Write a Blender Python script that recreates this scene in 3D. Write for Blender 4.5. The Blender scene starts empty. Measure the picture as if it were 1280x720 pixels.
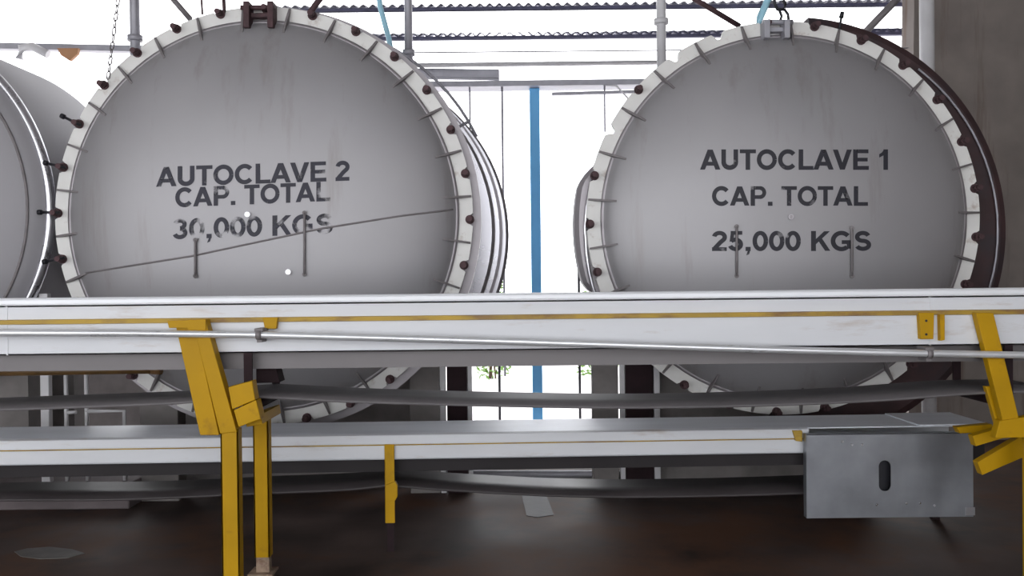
import bpy, bmesh, math, random
from mathutils import Vector, Matrix

random.seed(7)
S = bpy.context.scene
COL = S.collection
R = math.radians

# ------------------------------------------------------------------ camera, world, light
F = 1100.0                      # focal length in pixels of the 1280 px wide frame
CAM_Z = 1.5
ROLL = R(0.6)
PITCH = math.atan(10 / F)
cr, sr, cp, sp = math.cos(ROLL), math.sin(ROLL), math.cos(PITCH), math.sin(PITCH)


def _dir(ux, uy, w):
    return Vector((ux, w * cp + uy * sp, -w * sp + uy * cp))


cam_d = bpy.data.cameras.new('camera')
cam = bpy.data.objects.new('camera', cam_d)
COL.objects.link(cam)
_r, _u, _f = _dir(cr, -sr, 0), _dir(sr, cr, 0), _dir(0, 0, 1)
M = Matrix(((_r.x, _u.x, -_f.x, 0), (_r.y, _u.y, -_f.y, 0), (_r.z, _u.z, -_f.z, CAM_Z), (0, 0, 0, 1)))
cam.matrix_world = M
cam_d.sensor_fit = 'HORIZONTAL'
cam_d.sensor_width = 36
cam_d.lens = 36 * F / 1280
cam_d.clip_end = 200
S.camera = cam

world = bpy.data.worlds.new('overcast_sky')
S.world = world
world.use_nodes = True
bg = world.node_tree.nodes['Background']
bg.inputs[0].default_value = (0.97, 0.975, 1.0, 1)
bg.inputs[1].default_value = 3.6

S.view_settings.view_transform = 'Standard'
S.view_settings.look = 'None'
S.view_settings.gamma = 1
S.view_settings.use_curve_mapping = False
S.view_settings.exposure = 0.0


def at(px, py, y):
    """pixel of the photograph -> the point of the world standing at depth y"""
    ix, iy = (px - 640) / F, -(py - 360) / F
    d = _dir(ix * cr + iy * sr, -ix * sr + iy * cr, 1)
    k = y / d.y
    return Vector((d.x * k, y, CAM_Z + d.z * k))


def zat(py, y, px=640):
    return at(px, py, y).z


def xat(px, y, py=360):
    return at(px, py, y).x


# ------------------------------------------------------------------ materials
def mat(name, col, rough=0.5, metal=0.0, var=0.12, scale=6.0, bump=0.0, stain=None, stain_amt=0.0,
        stain_scale=3.0, stretch=(1, 1, 1), spec=0.5, streak=False, rough_var=0.1):
    m = bpy.data.materials.new(name)
    m.use_nodes = True
    nt = m.node_tree
    b = nt.nodes['Principled BSDF']
    b.inputs['Metallic'].default_value = metal
    b.inputs['Specular IOR Level'].default_value = spec
    tc = nt.nodes.new('ShaderNodeTexCoord')
    mp = nt.nodes.new('ShaderNodeMapping')
    mp.inputs['Scale'].default_value = stretch
    nt.links.new(tc.outputs['Object'], mp.inputs['Vector'])
    n = nt.nodes.new('ShaderNodeTexNoise')
    n.inputs['Scale'].default_value = scale
    n.inputs['Detail'].default_value = 6
    nt.links.new(mp.outputs['Vector'], n.inputs['Vector'])
    r = nt.nodes.new('ShaderNodeValToRGB')
    r.color_ramp.elements[0].position = 0.3
    r.color_ramp.elements[1].position = 0.7
    r.color_ramp.elements[0].color = tuple(c * (1 - var) for c in col) + (1,)
    r.color_ramp.elements[1].color = tuple(min(1, c * (1 + var)) for c in col) + (1,)
    nt.links.new(n.outputs['Fac'], r.inputs['Fac'])
    out = r.outputs['Color']
    if stain:
        n2 = nt.nodes.new('ShaderNodeTexNoise')
        n2.inputs['Scale'].default_value = stain_scale
        n2.inputs['Detail'].default_value = 8
        n2.inputs['Roughness'].default_value = 0.65
        mp2 = nt.nodes.new('ShaderNodeMapping')
        mp2.inputs['Location'].default_value = (3.1, 1.7, 5.2)
        mp2.inputs['Scale'].default_value = (6, 6, 0.5) if streak else stretch
        nt.links.new(tc.outputs['Object'], mp2.inputs['Vector'])
        nt.links.new(mp2.outputs['Vector'], n2.inputs['Vector'])
        r2 = nt.nodes.new('ShaderNodeValToRGB')
        e = r2.color_ramp.elements
        e[0].position = 0.62 - 0.3 * stain_amt
        e[1].position = e[0].position + 0.16
        e[0].color = (0, 0, 0, 1)
        e[1].color = (1, 1, 1, 1)
        nt.links.new(n2.outputs['Fac'], r2.inputs['Fac'])
        mx = nt.nodes.new('ShaderNodeMixRGB')
        mx.inputs[2].default_value = tuple(stain) + (1,)
        nt.links.new(r2.outputs['Color'], mx.inputs[0])
        nt.links.new(out, mx.inputs[1])
        out = mx.outputs[0]
    nt.links.new(out, b.inputs['Base Color'])
    rr = nt.nodes.new('ShaderNodeMapRange')
    rr.inputs['To Min'].default_value = max(0.03, rough - rough_var)
    rr.inputs['To Max'].default_value = min(1, rough + rough_var)
    nt.links.new(n.outputs['Fac'], rr.inputs['Value'])
    nt.links.new(rr.outputs['Result'], b.inputs['Roughness'])
    if bump:
        bp = nt.nodes.new('ShaderNodeBump')
        bp.inputs['Strength'].default_value = bump
        bp.inputs['Distance'].default_value = 0.02
        nt.links.new(n.outputs['Fac'], bp.inputs['Height'])
        nt.links.new(bp.outputs['Normal'], b.inputs['Normal'])
    return m


RUST = (0.13, 0.055, 0.035)
m_head = mat('dull_steel_plate', (0.375, 0.37, 0.385), 0.52, 0.5, 0.05, 1.6, stain=(0.31, 0.295, 0.29), stain_amt=0.25,
             stain_scale=0.9, streak=True)
m_ring = mat('white_flange_paint', (0.78, 0.78, 0.76), 0.5, 0, 0.06, 5, stain=(0.45, 0.38, 0.33), stain_amt=0.12, stain_scale=7)
m_gusset = mat('grimy_grey_steel', (0.20, 0.185, 0.19), 0.6, 0.2, 0.2, 12)
m_bolt = mat('rusty_bolt_steel', (0.075, 0.04, 0.045), 0.65, 0.3, 0.4, 20)
m_black = mat('black_iron', (0.02, 0.02, 0.026), 0.5, 0.3, 0.2, 20)
m_stain = mat('polished_stainless', (0.62, 0.62, 0.66), 0.28, 0.9, 0.08, 4)
m_greybody = mat('grey_body_steel', (0.36, 0.34, 0.36), 0.45, 0.5, 0.15, 3)
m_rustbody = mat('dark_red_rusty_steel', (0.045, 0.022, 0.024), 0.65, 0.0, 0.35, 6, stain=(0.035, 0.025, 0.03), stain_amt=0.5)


def ink(name, col, worn, scale):
    """stencil paint that has flaked off in places: the plate shows through the gaps"""
    m = mat(name, col, 0.6, 0, 0.2, 10)
    nt = m.node_tree
    b = nt.nodes['Principled BSDF']
    tc = nt.nodes.new('ShaderNodeTexCoord')
    n = nt.nodes.new('ShaderNodeTexNoise')
    n.inputs['Scale'].default_value = scale
    n.inputs['Detail'].default_value = 5
    nt.links.new(tc.outputs['Object'], n.inputs['Vector'])
    r = nt.nodes.new('ShaderNodeValToRGB')
    r.color_ramp.elements[0].position = 0.66 - 0.3 * worn
    r.color_ramp.elements[1].position = 0.80 - 0.3 * worn
    nt.links.new(n.outputs['Fac'], r.inputs['Fac'])
    t = nt.nodes.new('ShaderNodeBsdfTransparent')
    mx = nt.nodes.new('ShaderNodeMixShader')
    nt.links.new(r.outputs['Color'], mx.inputs[0])
    nt.links.new(b.outputs[0], mx.inputs[1])
    nt.links.new(t.outputs[0], mx.inputs[2])
    nt.links.new(mx.outputs[0], nt.nodes['Material Output'].inputs['Surface'])
    return m


m_ink = ink('stencil_ink', (0.03, 0.03, 0.046), 0.25, 9)
m_ink_worn = ink('worn_stencil_ink', (0.03, 0.03, 0.046), 0.62, 9)
m_ink_dark = ink('fresh_stencil_ink', (0.022, 0.022, 0.032), 0.22, 10)
m_white = mat('white_conveyor_paint', (0.67, 0.69, 0.725), 0.42, 0, 0.05, 2.5, stain=(0.50, 0.45, 0.42), stain_amt=0.12,
              stain_scale=3, stretch=(0.6, 1, 3))
m_alu = mat('brushed_aluminium', (0.80, 0.84, 0.90), 0.42, 0.15, 0.06, 3, stretch=(0.4, 2, 2), rough_var=0.06)
m_lip = mat('bright_rolled_edge', (0.86, 0.89, 0.93), 0.38, 0.1, 0.05, 2, stretch=(0.4, 2, 2), rough_var=0.06)
m_galv = mat('galvanised_pipe', (0.74, 0.76, 0.79), 0.3, 0.5, 0.1, 6, stretch=(0.4, 3, 3))
m_yellow = mat('yellow_machine_paint', (0.47, 0.265, 0.003), 0.5, 0, 0.1, 4, stain=(0.30, 0.15, 0.01), stain_amt=0.1, stain_scale=8, spec=0.2)
m_yrust = mat('rusting_yellow_paint', (0.42, 0.27, 0.03), 0.55, 0, 0.2, 5, stain=(0.22, 0.12, 0.04), stain_amt=0.5,
              stain_scale=5, stretch=(0.7, 2, 2))
m_brownsteel = mat('brown_painted_steel', (0.20, 0.11, 0.035), 0.5, 0, 0.3, 6, stain=RUST, stain_amt=0.5)
m_belt = mat('grey_rubber_belt', (0.125, 0.117, 0.122), 0.6, 0, 0.12, 2.5)
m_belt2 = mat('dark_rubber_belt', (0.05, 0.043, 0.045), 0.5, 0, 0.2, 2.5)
m_pan = mat('grey_pan_steel', (0.17, 0.16, 0.165), 0.5, 0.2, 0.1, 3)
m_guard = mat('galvanised_sheet', (0.30, 0.315, 0.345), 0.4, 0.75, 0.16, 5, bump=0.16)
m_conc = mat('grey_concrete', (0.22, 0.205, 0.20), 0.85, 0, 0.2, 5, bump=0.3)
m_maroon = mat('maroon_steel', (0.026, 0.015, 0.018), 0.7, 0, 0.3, 6, spec=0.15)
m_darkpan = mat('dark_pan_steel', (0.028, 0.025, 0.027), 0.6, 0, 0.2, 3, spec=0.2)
m_tank3 = mat('grey_plate', (0.35, 0.345, 0.365), 0.6, 0.15, 0.06, 1.5, spec=0.2)
m_wpipe = mat('white_pipe_paint', (0.62, 0.62, 0.64), 0.45, 0, 0.1, 4)
m_gpipe = mat('grey_pipe_paint', (0.36, 0.36, 0.40), 0.45, 0.2, 0.15, 6)
m_blue = mat('blue_column_paint', (0.20, 0.56, 1.0), 0.6, 0, 0.06, 3, spec=0.1)
m_hose = mat('pale_blue_hose', (0.36, 0.66, 0.80), 0.4, 0, 0.1, 6)
m_bluegrey = mat('blue_grey_purlin', (0.085, 0.085, 0.15), 0.6, 0, 0.2, 6)
m_sheet = mat('pale_corrugated_sheet', (0.62, 0.62, 0.68), 0.5, 0, 0.1, 6)
m_roof = mat('underside_roof_sheet', (0.36, 0.35, 0.35), 0.7, 0, 0.15, 2)
m_wall = mat('stained_concrete_wall', (0.225, 0.198, 0.182), 0.85, 0, 0.22, 2.0, bump=0.3, stain=(0.15, 0.11, 0.09), stain_amt=0.35,
             stain_scale=1.0, streak=True)
m_yard = mat('pale_yard_concrete', (0.75, 0.72, 0.72), 0.9, 0, 0.06, 0.5)
m_leaf = mat('green_leaf', (0.16, 0.30, 0.06), 0.6, 0, 0.4, 3)
m_twig = mat('brown_twig', (0.12, 0.08, 0.05), 0.8)
m_brown = mat('brown_board', (0.42, 0.22, 0.11), 0.6)


def floor_material():
    m = mat('wet_stained_floor', (0.072, 0.053, 0.048), 0.62, 0, 0.55, 1.6, bump=0.3, stain=(0.11, 0.058, 0.038), stain_amt=0.5,
            stain_scale=1.1, rough_var=0.18, spec=0.15)
    return m


m_floor = floor_material()


# ------------------------------------------------------------------ mesh helpers
class MB:
    def __init__(self):
        self.bm = bmesh.new()

    def face(self, vs):
        try:
            return self.bm.faces.new(vs)
        except ValueError:
            return None

    def box(self, a, b, bevel=0.0):
        x0, y0, z0 = a
        x1, y1, z1 = b
        t = bmesh.new()
        bmesh.ops.create_cube(t, size=1)
        for v in t.verts:
            v.co = Vector(((x0 + x1) / 2 + v.co.x * (x1 - x0), (y0 + y1) / 2 + v.co.y * (y1 - y0), (z0 + z1) / 2 + v.co.z * (z1 - z0)))
        if bevel:
            bmesh.ops.bevel(t, geom=t.edges[:], offset=bevel, segments=2, affect='EDGES', profile=0.5)
        self.merge(t)
        return self

    def merge(self, t):
        me = bpy.data.meshes.new('t')
        t.to_mesh(me)
        t.free()
        self.bm.from_mesh(me)
        bpy.data.meshes.remove(me)

    def prism(self, pts, thick, bevel=0.0):
        """polygon of world points, extruded along +y by thick"""
        t = bmesh.new()
        a = [t.verts.new(p) for p in pts]
        b = [t.verts.new(Vector(p) + Vector((0, thick, 0))) for p in pts]
        n = len(pts)
        t.faces.new(a)
        t.faces.new(b[::-1])
        for i in range(n):
            t.faces.new((a[i], b[i], b[(i + 1) % n], a[(i + 1) % n]))
        bmesh.ops.recalc_face_normals(t, faces=t.faces[:])
        if bevel:
            bmesh.ops.bevel(t, geom=t.edges[:], offset=bevel, segments=2, affect='EDGES', profile=0.5)
        self.merge(t)
        return self

    def tube(self, pts, r, seg=12, cap=True):
        pts = [Vector(p) for p in pts]
        rs = r if isinstance(r, (list, tuple)) else [r] * len(pts)
        rings = []
        up0 = Vector((0.13, 0.29, 1)).normalized()
        for i, p in enumerate(pts):
            d = (pts[min(i + 1, len(pts) - 1)] - pts[max(i - 1, 0)]).normalized()
            up = up0 if abs(d.dot(up0)) < 0.95 else Vector((1, 0, 0))
            e1 = d.cross(up).normalized()
            e2 = d.cross(e1)
            rings.append([self.bm.verts.new(p + (e1 * math.cos(a) + e2 * math.sin(a)) * rs[i])
                          for a in [2 * math.pi * k / seg for k in range(seg)]])
        for a, b in zip(rings, rings[1:]):
            for k in range(seg):
                f = self.face((a[k], a[(k + 1) % seg], b[(k + 1) % seg], b[k]))
                if f:
                    f.smooth = True
        if cap:
            self.face(rings[0][::-1])
            self.face(rings[-1])
        return self

    def lathe_y(self, prof, seg=96, c=(0, 0, 0), smooth=True, closed=False):
        """profile of (r, y) turned about the y axis through c"""
        c = Vector(c)
        rings = []
        for r, y in prof:
            if r < 1e-6:
                rings.append([self.bm.verts.new(c + Vector((0, y, 0)))])
            else:
                rings.append([self.bm.verts.new(c + Vector((r * math.sin(a), y, r * math.cos(a))))
                              for a in [2 * math.pi * k / seg for k in range(seg)]])
        pairs = list(zip(rings, rings[1:]))
        if closed:
            pairs.append((rings[-1], rings[0]))
        for a, b in pairs:
            for k in range(seg):
                k2 = (k + 1) % seg
                if len(a) == 1:
                    f = self.face((a[0], b[k2], b[k]))
                elif len(b) == 1:
                    f = self.face((a[k], a[k2], b[0]))
                else:
                    f = self.face((a[k], a[k2], b[k2], b[k]))
                if f:
                    f.smooth = smooth
        return self

    def build(self, name, material, parent=None, loc=None, bake=True):
        """link as one object; world-space verts are made relative to the parent's origin"""
        bmesh.ops.recalc_face_normals(self.bm, faces=self.bm.faces[:])
        if parent is not None and bake:
            o = origin(parent)
            for v in self.bm.verts:
                v.co -= o
        elif parent is None and loc is not None:
            for v in self.bm.verts:
                v.co -= Vector(loc)
        me = bpy.data.meshes.new(name)
        self.bm.to_mesh(me)
        self.bm.free()
        me.materials.append(material)
        ob = bpy.data.objects.new(name, me)
        COL.objects.link(ob)
        if parent is not None:
            ob.parent = parent
        elif loc is not None:
            ob.location = loc
        return ob


def origin(o):
    p = Vector(o.location)
    while o.parent:
        o = o.parent
        p += Vector(o.location)
    return p


def tag(o, label=None, cat=None, group=None, kind=None):
    for k, v in (('label', label), ('category', cat), ('group', group), ('kind', kind)):
        if v:
            o[k] = v
    return o


def thing(name, label, cat, loc=(0, 0, 0), group=None):
    o = bpy.data.objects.new(name, None)
    o.empty_display_size = 0.1
    COL.objects.link(o)
    o.location = loc
    return tag(o, label, cat, group)


def struct(o):
    o['kind'] = 'structure'
    return o


# ------------------------------------------------------------------ the setting
struct(MB().box((-9, -6, -0.2), (9, 8.3, 0)).build('floor', m_floor))
struct(MB().box((-40, 8.3, -0.22), (40, 60, -0.02)).build('ground', m_yard))
struct(MB().box((-8.2, 0.9, 0), (-8.0, 7.0, 5.0)).build('shade_wall_left', m_wall))  # unseen wall added to cut the light coming from the left
# roof sheet over the hall, unseen and run forward to darken the door tops
rf = MB()
rf.box((-9, -6, 5.0), (9, 9.6, 5.06))
struct(rf.build('ceiling', m_roof))
# stained wall behind the right autoclave, and an unseen side wall added to darken its door
wx = xat(1120, 8.2, 40)
w = MB()
w.prism([(wx + 0.0, 8.0, 0), (5.2, 8.0, 0), (5.2, 8.0, 5.0), (wx + 0.10, 8.0, 5.0)], 0.25)
struct(w.build('wall_back', m_wall))
struct(MB().box((5.2, -6.0, 0), (5.4, 8.25, 5.0)).build('shade_wall_right', m_wall))


# ------------------------------------------------------------------ autoclaves
def head_y(r, Ri, d):
    return -d * max(0.0, 1 - (r / Ri) ** 2.3) ** 0.62


def head_point(px, py, c, Ri, d, lift=0.002):
    y = c.y
    for _ in range(12):
        p = at(px, py, y)
        r = math.hypot(p.x - c.x, p.z - c.z)
        y = c.y + head_y(r, Ri, d) - lift
    return at(px, py, y)


def stroke(pts, w):
    """2-D ribbon of quads along a centreline"""
    n = len(pts)
    w += 0.035
    L, Rr = [], []
    for i, p in enumerate(pts):
        a, b = pts[max(i - 1, 0)], pts[min(i + 1, n - 1)]
        dx, dy = b[0] - a[0], b[1] - a[1]
        d = math.hypot(dx, dy) or 1
        L.append((p[0] - dy / d * w / 2, p[1] + dx / d * w / 2))
        Rr.append((p[0] + dy / d * w / 2, p[1] - dx / d * w / 2))
    return [[L[i], Rr[i], Rr[i + 1], L[i + 1]] for i in range(n - 1)]


def arc2(cx, cy, rx, ry, a0, a1, n=22):
    return [(cx + rx * math.cos(R(a0 + (a1 - a0) * k / n)), cy + ry * math.sin(R(a0 + (a1 - a0) * k / n))) for k in range(n + 1)]


def rc(x0, y0, x1, y1):
    x0, x1, y0, y1 = x0 - .017, x1 + .017, y0 - .012, y1 + .012
    return [(x0, y0), (x1, y0), (x1, y1), (x0, y1)]


GLYPH = {
    'A': (1.0, [[(-.02, 0), (.235, 0), (.63, 1), (.37, 1)], [(.765, 0), (1.02, 0), (.63, 1), (.37, 1)], rc(.22, .21, .78, .38)]),
    'V': (.93, [[(-.02, 1), (.235, 1), (.59, 0), (.34, 0)], [(.695, 1), (.95, 1), (.59, 0), (.34, 0)]]),
    'U': (1.0, [rc(.09, .36, .29, 1), rc(.71, .36, .91, 1)] + stroke(arc2(.5, .37, .31, .27, 180, 360), .2)),
    'T': (.85, [rc(.03, .83, .82, 1), rc(.325, 0, .525, .84)]),
    'O': (1.087, stroke(arc2(.543, .5, .4, .41, 0, 360, 40), .19)),
    'C': (1.0, stroke(arc2(.53, .5, .39, .41, 40, 320, 34), .19)),
    'G': (1.087, stroke(arc2(.53, .5, .4, .41, 40, 312, 34), .19) + [rc(.56, .36, .97, .53), rc(.80, .12, .97, .5)]),
    'L': (.85, [rc(.1, 0, .3, 1), rc(.28, 0, .82, .17)]),
    'E': (.93, [rc(.1, 0, .3, 1), rc(.28, 0, .87, .17), rc(.28, .42, .81, .58), rc(.28, .83, .85, 1)]),
    'P': (.93, [rc(.1, 0, .3, 1), rc(.28, .84, .6, 1), rc(.28, .36, .6, .53)] + stroke(arc2(.58, .68, .23, .235, 90, -90), .17)),
    'K': (1.0, [rc(.1, 0, .3, 1), [(.28, .30), (.98, 1), (.71, 1), (.28, .57)], [(.42, .52), (.58, .67), (1.0, 0), (.75, 0)]]),
    'S': (.93, stroke(arc2(.46, .71, .27, .2, 18, 270, 20) + arc2(.46, .305, .29, .205, 90, -160, 20), .18)),
    '0': (.777, stroke(arc2(.39, .5, .265, .41, 0, 360, 34), .18)),
    '1': (.777, [rc(.33, 0, .53, 1), [(.34, 1), (.34, .72), (.1, .6), (.1, .77), (.24, .86)]]),
    '2': (.777, stroke(arc2(.39, .7, .25, .21, 172, -38, 20) + [(.42, .42), (.16, .12)], .18) + [rc(.05, 0, .72, .17)]),
    '3': (.777, stroke(arc2(.37, .725, .22, .185, 165, -90, 18), .17) + stroke(arc2(.37, .30, .25, .21, 90, -165, 18), .18)),
    '5': (.777, [rc(.16, .83, .68, 1), [(.16, 1), (.33, 1), (.27, .5), (.09, .46)]] + stroke(arc2(.37, .33, .26, .24, 142, -162, 20), .18)),
    '.': (.388, [rc(.09, 0, .3, .19)]),
    ',': (.388, [rc(.09, 0, .3, .19), [(.19, .02), (.3, .02), (.24, -.18), (.1, -.24)]]),
    ' ': (.388, []),
}


def lettering(body, tl, tr, bl, br, c, Ri, d, material, parent):
    """one stencilled line fitted between pixel corners and laid on the dished head; a part for each word"""
    pen, words, cur = 0.0, [], []
    for ch in body:
        adv, polys = GLYPH[ch]
        if ch == ' ':
            words.append(cur)
            cur = []
        cur += [[(x + pen, y) for x, y in p] for p in polys]
        pen += adv
    words.append(cur)
    xs = [x for w in words for p in w for x, y in p]
    x0, x1 = min(xs), max(xs)
    o = origin(parent)
    for w in words:
        mb = MB()
        lift = 0.002
        for p in w:
            vs = []
            for x, y in p:
                u = (x - x0) / (x1 - x0)
                px = (bl[0] * (1 - u) + br[0] * u) * (1 - y) + (tl[0] * (1 - u) + tr[0] * u) * y
                py = (bl[1] * (1 - u) + br[1] * u) * (1 - y) + (tl[1] * (1 - u) + tr[1] * u) * y
                vs.append(mb.bm.verts.new(head_point(px, py, c, Ri, d, lift)))
            mb.face(vs)
        bmesh.ops.remove_doubles(mb.bm, verts=mb.bm.verts[:], dist=1e-5)
        mb.build('lettering', material, parent)


def flange_ring(Ro, Ri, n, phase, t, y0, notch_w, notch_d):
    """flat ring with an open U slot halfway between each pair of gussets; phase in radians from top, clockwise seen from the front"""
    mb = MB()
    step = 2 * math.pi / n
    angs = []
    sub = 22
    for k in range(n):
        for j in range(sub):
            angs.append(phase + k * step + j * step / sub)
    outer, inner = [], []
    hw = notch_w / 2 / Ro
    for a in angs:
        u = ((a - phase) % step) - step / 2
        r = Ro
        if abs(u) < hw:
            q = abs(u) / hw
            r = Ro - notch_d * (1 - q ** 4) ** 0.5 if q < 0.999 else Ro
        outer.append(r)
    V = {}
    for s, y in (('f', y0), ('b', y0 + t)):
        V['o' + s] = [mb.bm.verts.new((outer[i] * math.sin(a), y, outer[i] * math.cos(a))) for i, a in enumerate(angs)]
        V['i' + s] = [mb.bm.verts.new((Ri * math.sin(a), y, Ri * math.cos(a))) for a in angs]
    N = len(angs)
    for i in range(N):
        j = (i + 1) % N
        mb.face((V['of'][i], V['of'][j], V['if'][j], V['if'][i]))
        mb.face((V['ob'][i], V['ib'][i], V['ib'][j], V['ob'][j]))
        mb.face((V['of'][i], V['ob'][i], V['ob'][j], V['of'][j]))
        mb.face((V['if'][i], V['if'][j], V['ib'][j], V['ib'][i]))
    return mb


def local_part(mb, name, material, parent, loc, ang=0.0):
    o = mb.build(name, material, parent, bake=False)
    o.location = loc
    o.rotation_euler = (0, ang, 0)
    return o


def copy_part(o, parent, ang):
    c = o.copy()
    COL.objects.link(c)
    c.parent = parent
    c.rotation_euler = (0, ang, 0)
    return c


DISH = 0.27


def autoclave(label, cpx, cpy, Rpx, Ripx, n, phase, depth, body_len, body_r, skip_bolts=(), handles=(), bolts_out=()):
    c = at(cpx, cpy, depth)
    Ro, Ri = Rpx / F * depth, Ripx / F * depth
    root = thing('autoclave', label, 'autoclave', (c.x, c.y, 0))
    L = Vector((0, 0, c.z))
    # door: dished head welded to the flange
    prof = [(Ri * k / 40, head_y(Ri * k / 40, Ri, DISH)) for k in range(41)] + [(Ri + 0.02, 0.004)]
    head = MB().lathe_y(prof, 128)
    local_part(head, 'door_head', m_head, root, L)
    local_part(flange_ring(Ro, Ri - 0.005, n, phase, 0.05, 0.0, 0.062, 0.045), 'door_flange', m_ring, root, L)
    # seam where the head meets the flange
    rim = MB().lathe_y([(Ri - 0.022, -0.02), (Ri + 0.008, -0.012), (Ri + 0.008, 0.0), (Ri - 0.022, 0.0)], 128, closed=True)
    local_part(rim, 'door_rim', m_greybody, root, L)
    # gussets
    first = None
    g = MB()
    hi = head_y(Ri - 0.085, Ri, DISH)
    pts = [(Ro - 0.004, 0.0), (Ro - 0.004, -0.012), (Ri + 0.01, -0.055), (Ri - 0.05, hi * 0.97), (Ri - 0.085, hi - 0.003),
           (Ri - 0.085, hi + 0.03), (Ri - 0.02, -0.005)]
    th = 0.0065
    a = [g.bm.verts.new((-th, y, r)) for r, y in pts]
    b = [g.bm.verts.new((th, y, r)) for r, y in pts]
    g.face(a)
    g.face(b[::-1])
    for i in range(len(pts)):
        j = (i + 1) % len(pts)
        g.face((a[i], b[i], b[j], a[j]))
    for k in range(n):
        ang = phase + 2 * math.pi * k / n
        if first is None:
            first = local_part(g, 'gusset', m_gusset, root, L, ang)
        else:
            copy_part(first, root, ang)
    # swing bolts standing in the slots
    bo = MB()
    rb = Ro - 0.02
    bo.tube([(0, -0.075, rb), (0, 0.17, rb)], 0.0135, 10)
    bo.tube([(0, -0.012, rb), (0, 0.0, rb)], 0.030, 14)
    bo.tube([(0, -0.052, rb), (0, -0.012, rb)], 0.023, 6)
    bo.tube([(0, -0.078, rb + 0.0), (0, -0.062, rb + 0.0)], 0.018, 10)
    hb = MB()
    hb.tube([(0.0, -0.062, rb - 0.045), (0, -0.062, rb + 0.085)], 0.009, 8)
    hb.tube([(0.0, -0.062, rb + 0.075), (0, -0.062, rb + 0.10)], 0.017, 8)
    bfirst = hfirst = None
    for k in range(n):
        if k in skip_bolts:
            continue
        ang = phase + 2 * math.pi * (k + 0.5) / n
        if bfirst is None:
            o = bfirst = local_part(bo, 'swing_bolt', m_bolt, root, L, ang)
        else:
            o = copy_part(bfirst, root, ang)
        if k in handles:
            if hfirst is None:
                h = hfirst = hb.build('bolt_handle', m_black, o, bake=False)
            else:
                h = hfirst.copy()
                COL.objects.link(h)
                h.parent = o
    return root, c, Ro, Ri, L


def saddle(root, c, rb, y0, y1, zf=0.0):
    """two steel saddles carrying the vessel"""
    for y in (y0, y1):
        mb = MB()
        pts = []
        w_ = rb * 0.72
        for k in range(21):
            x = -w_ + 2 * w_ * k / 20
            pts.append((c.x + x, y, c.z - math.sqrt(rb * rb - x * x) - 0.002))
        pts += [(c.x + w_, y, zf), (c.x - w_, y, zf)]
        t = [mb.bm.verts.new(p) for p in pts]
        u = [mb.bm.verts.new((p[0], p[1] + 0.16, p[2])) for p in pts]
        mb.face(t)
        mb.face(u[::-1])
        for i in range(len(pts)):
            j = (i + 1) % len(pts)
            mb.face((t[i], u[i], u[j], t[j]))
        mb.build('saddle', m_conc, root)


PH2 = -R(17.8)
root2, c2, Ro2, Ri2, L2 = autoclave(
    'dished steel autoclave door stencilled AUTOCLAVE 2, with white bolted flange and a diagonal seam', 330, 270.5, 261, 242.5, 28, PH2, 5.8, 3.3, 0.93,
    skip_bolts=(), handles=(21, 22, 23, 24))
PH1 = -R(11.9)
root1, c1, Ro1, Ri1, L1 = autoclave(
    'dished steel autoclave door stencilled AUTOCLAVE 1, in front of the stained concrete wall', 979, 273, 245.5, 227, 25, PH1, 5.8, 2.2, 0.9,
    skip_bolts=(21, 23, 24))


def vessel_body(root, c, Rb, y0, length, material, bulge=0.3):
    prof = [(Rb, y0), (Rb, y0 + length)]
    for k in range(1, 13):
        a = k / 12 * math.pi / 2
        prof.append((Rb * math.cos(a), y0 + length + bulge * math.sin(a)))
    prof[-1] = (0, y0 + length + bulge)
    return local_part(MB().lathe_y(prof, 96), 'vessel_body', material, root, (0, 0, c.z))


# tank 2: body, body flange, stiffening rings near its far end
Rb2 = Ro2 * 0.92
vessel_body(root2, c2, Rb2, 0.052, 2.62, m_greybody, 0.2)
bf = at(337, 274.5, 5.9)
fl = MB().lathe_y([(Ro2 * 0.93, -0.02), (Ro2 * 1.03, -0.02), (Ro2 * 1.03, 0.06), (Ro2 * 0.93, 0.06)], 128, closed=True, smooth=False)
local_part(fl, 'body_flange', m_greybody, root2, (bf.x - c2.x, 0.11, bf.z))
for yy, rr, wd, mt in ((0.62, 0.985, 0.10, m_greybody), (1.4, 0.985, 0.10, m_gusset), (1.75, 1.06, 0.12, m_stain), (1.9, 1.08, 0.05, m_gusset),
                       (2.1, 1.105, 0.12, m_stain), (2.26, 1.125, 0.06, m_greybody), (2.44, 1.145, 0.09, m_stain), (2.58, 1.165, 0.05, m_gusset)):
    rg = MB().lathe_y([(Rb2 - 0.01, yy), (Ro2 * rr, yy), (Ro2 * rr, yy + wd), (Rb2 - 0.01, yy + wd)], 96, closed=True, smooth=False)
    local_part(rg, 'stiffening_ring', mt, root2, L2)
saddle(root2, c2, Rb2, 6.6, 7.9)
# thin pipe arching over the right shoulder of the vessel
arc = [Vector((c2.x + 0.12, 0, c2.z)) + Vector((Ro2 * 1.018 * math.sin(R(a)), 6.25, Ro2 * 1.018 * math.cos(R(a)) - 0.01)) for a in range(10, 66, 5)]
MB().tube(arc, 0.011, 8).build('steam_tube', m_gpipe, root2)
for a in (20, 63):
    q = arc[min(len(arc) - 1, (a - 10) // 5)]
    ctr = Vector((c2.x, 6.25, c2.z))
    MB().tube([q, ctr + (q - ctr).normalized() * (Rb2 - 0.01)], 0.012, 8).build('tube_clip', m_gpipe, root2)

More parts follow.
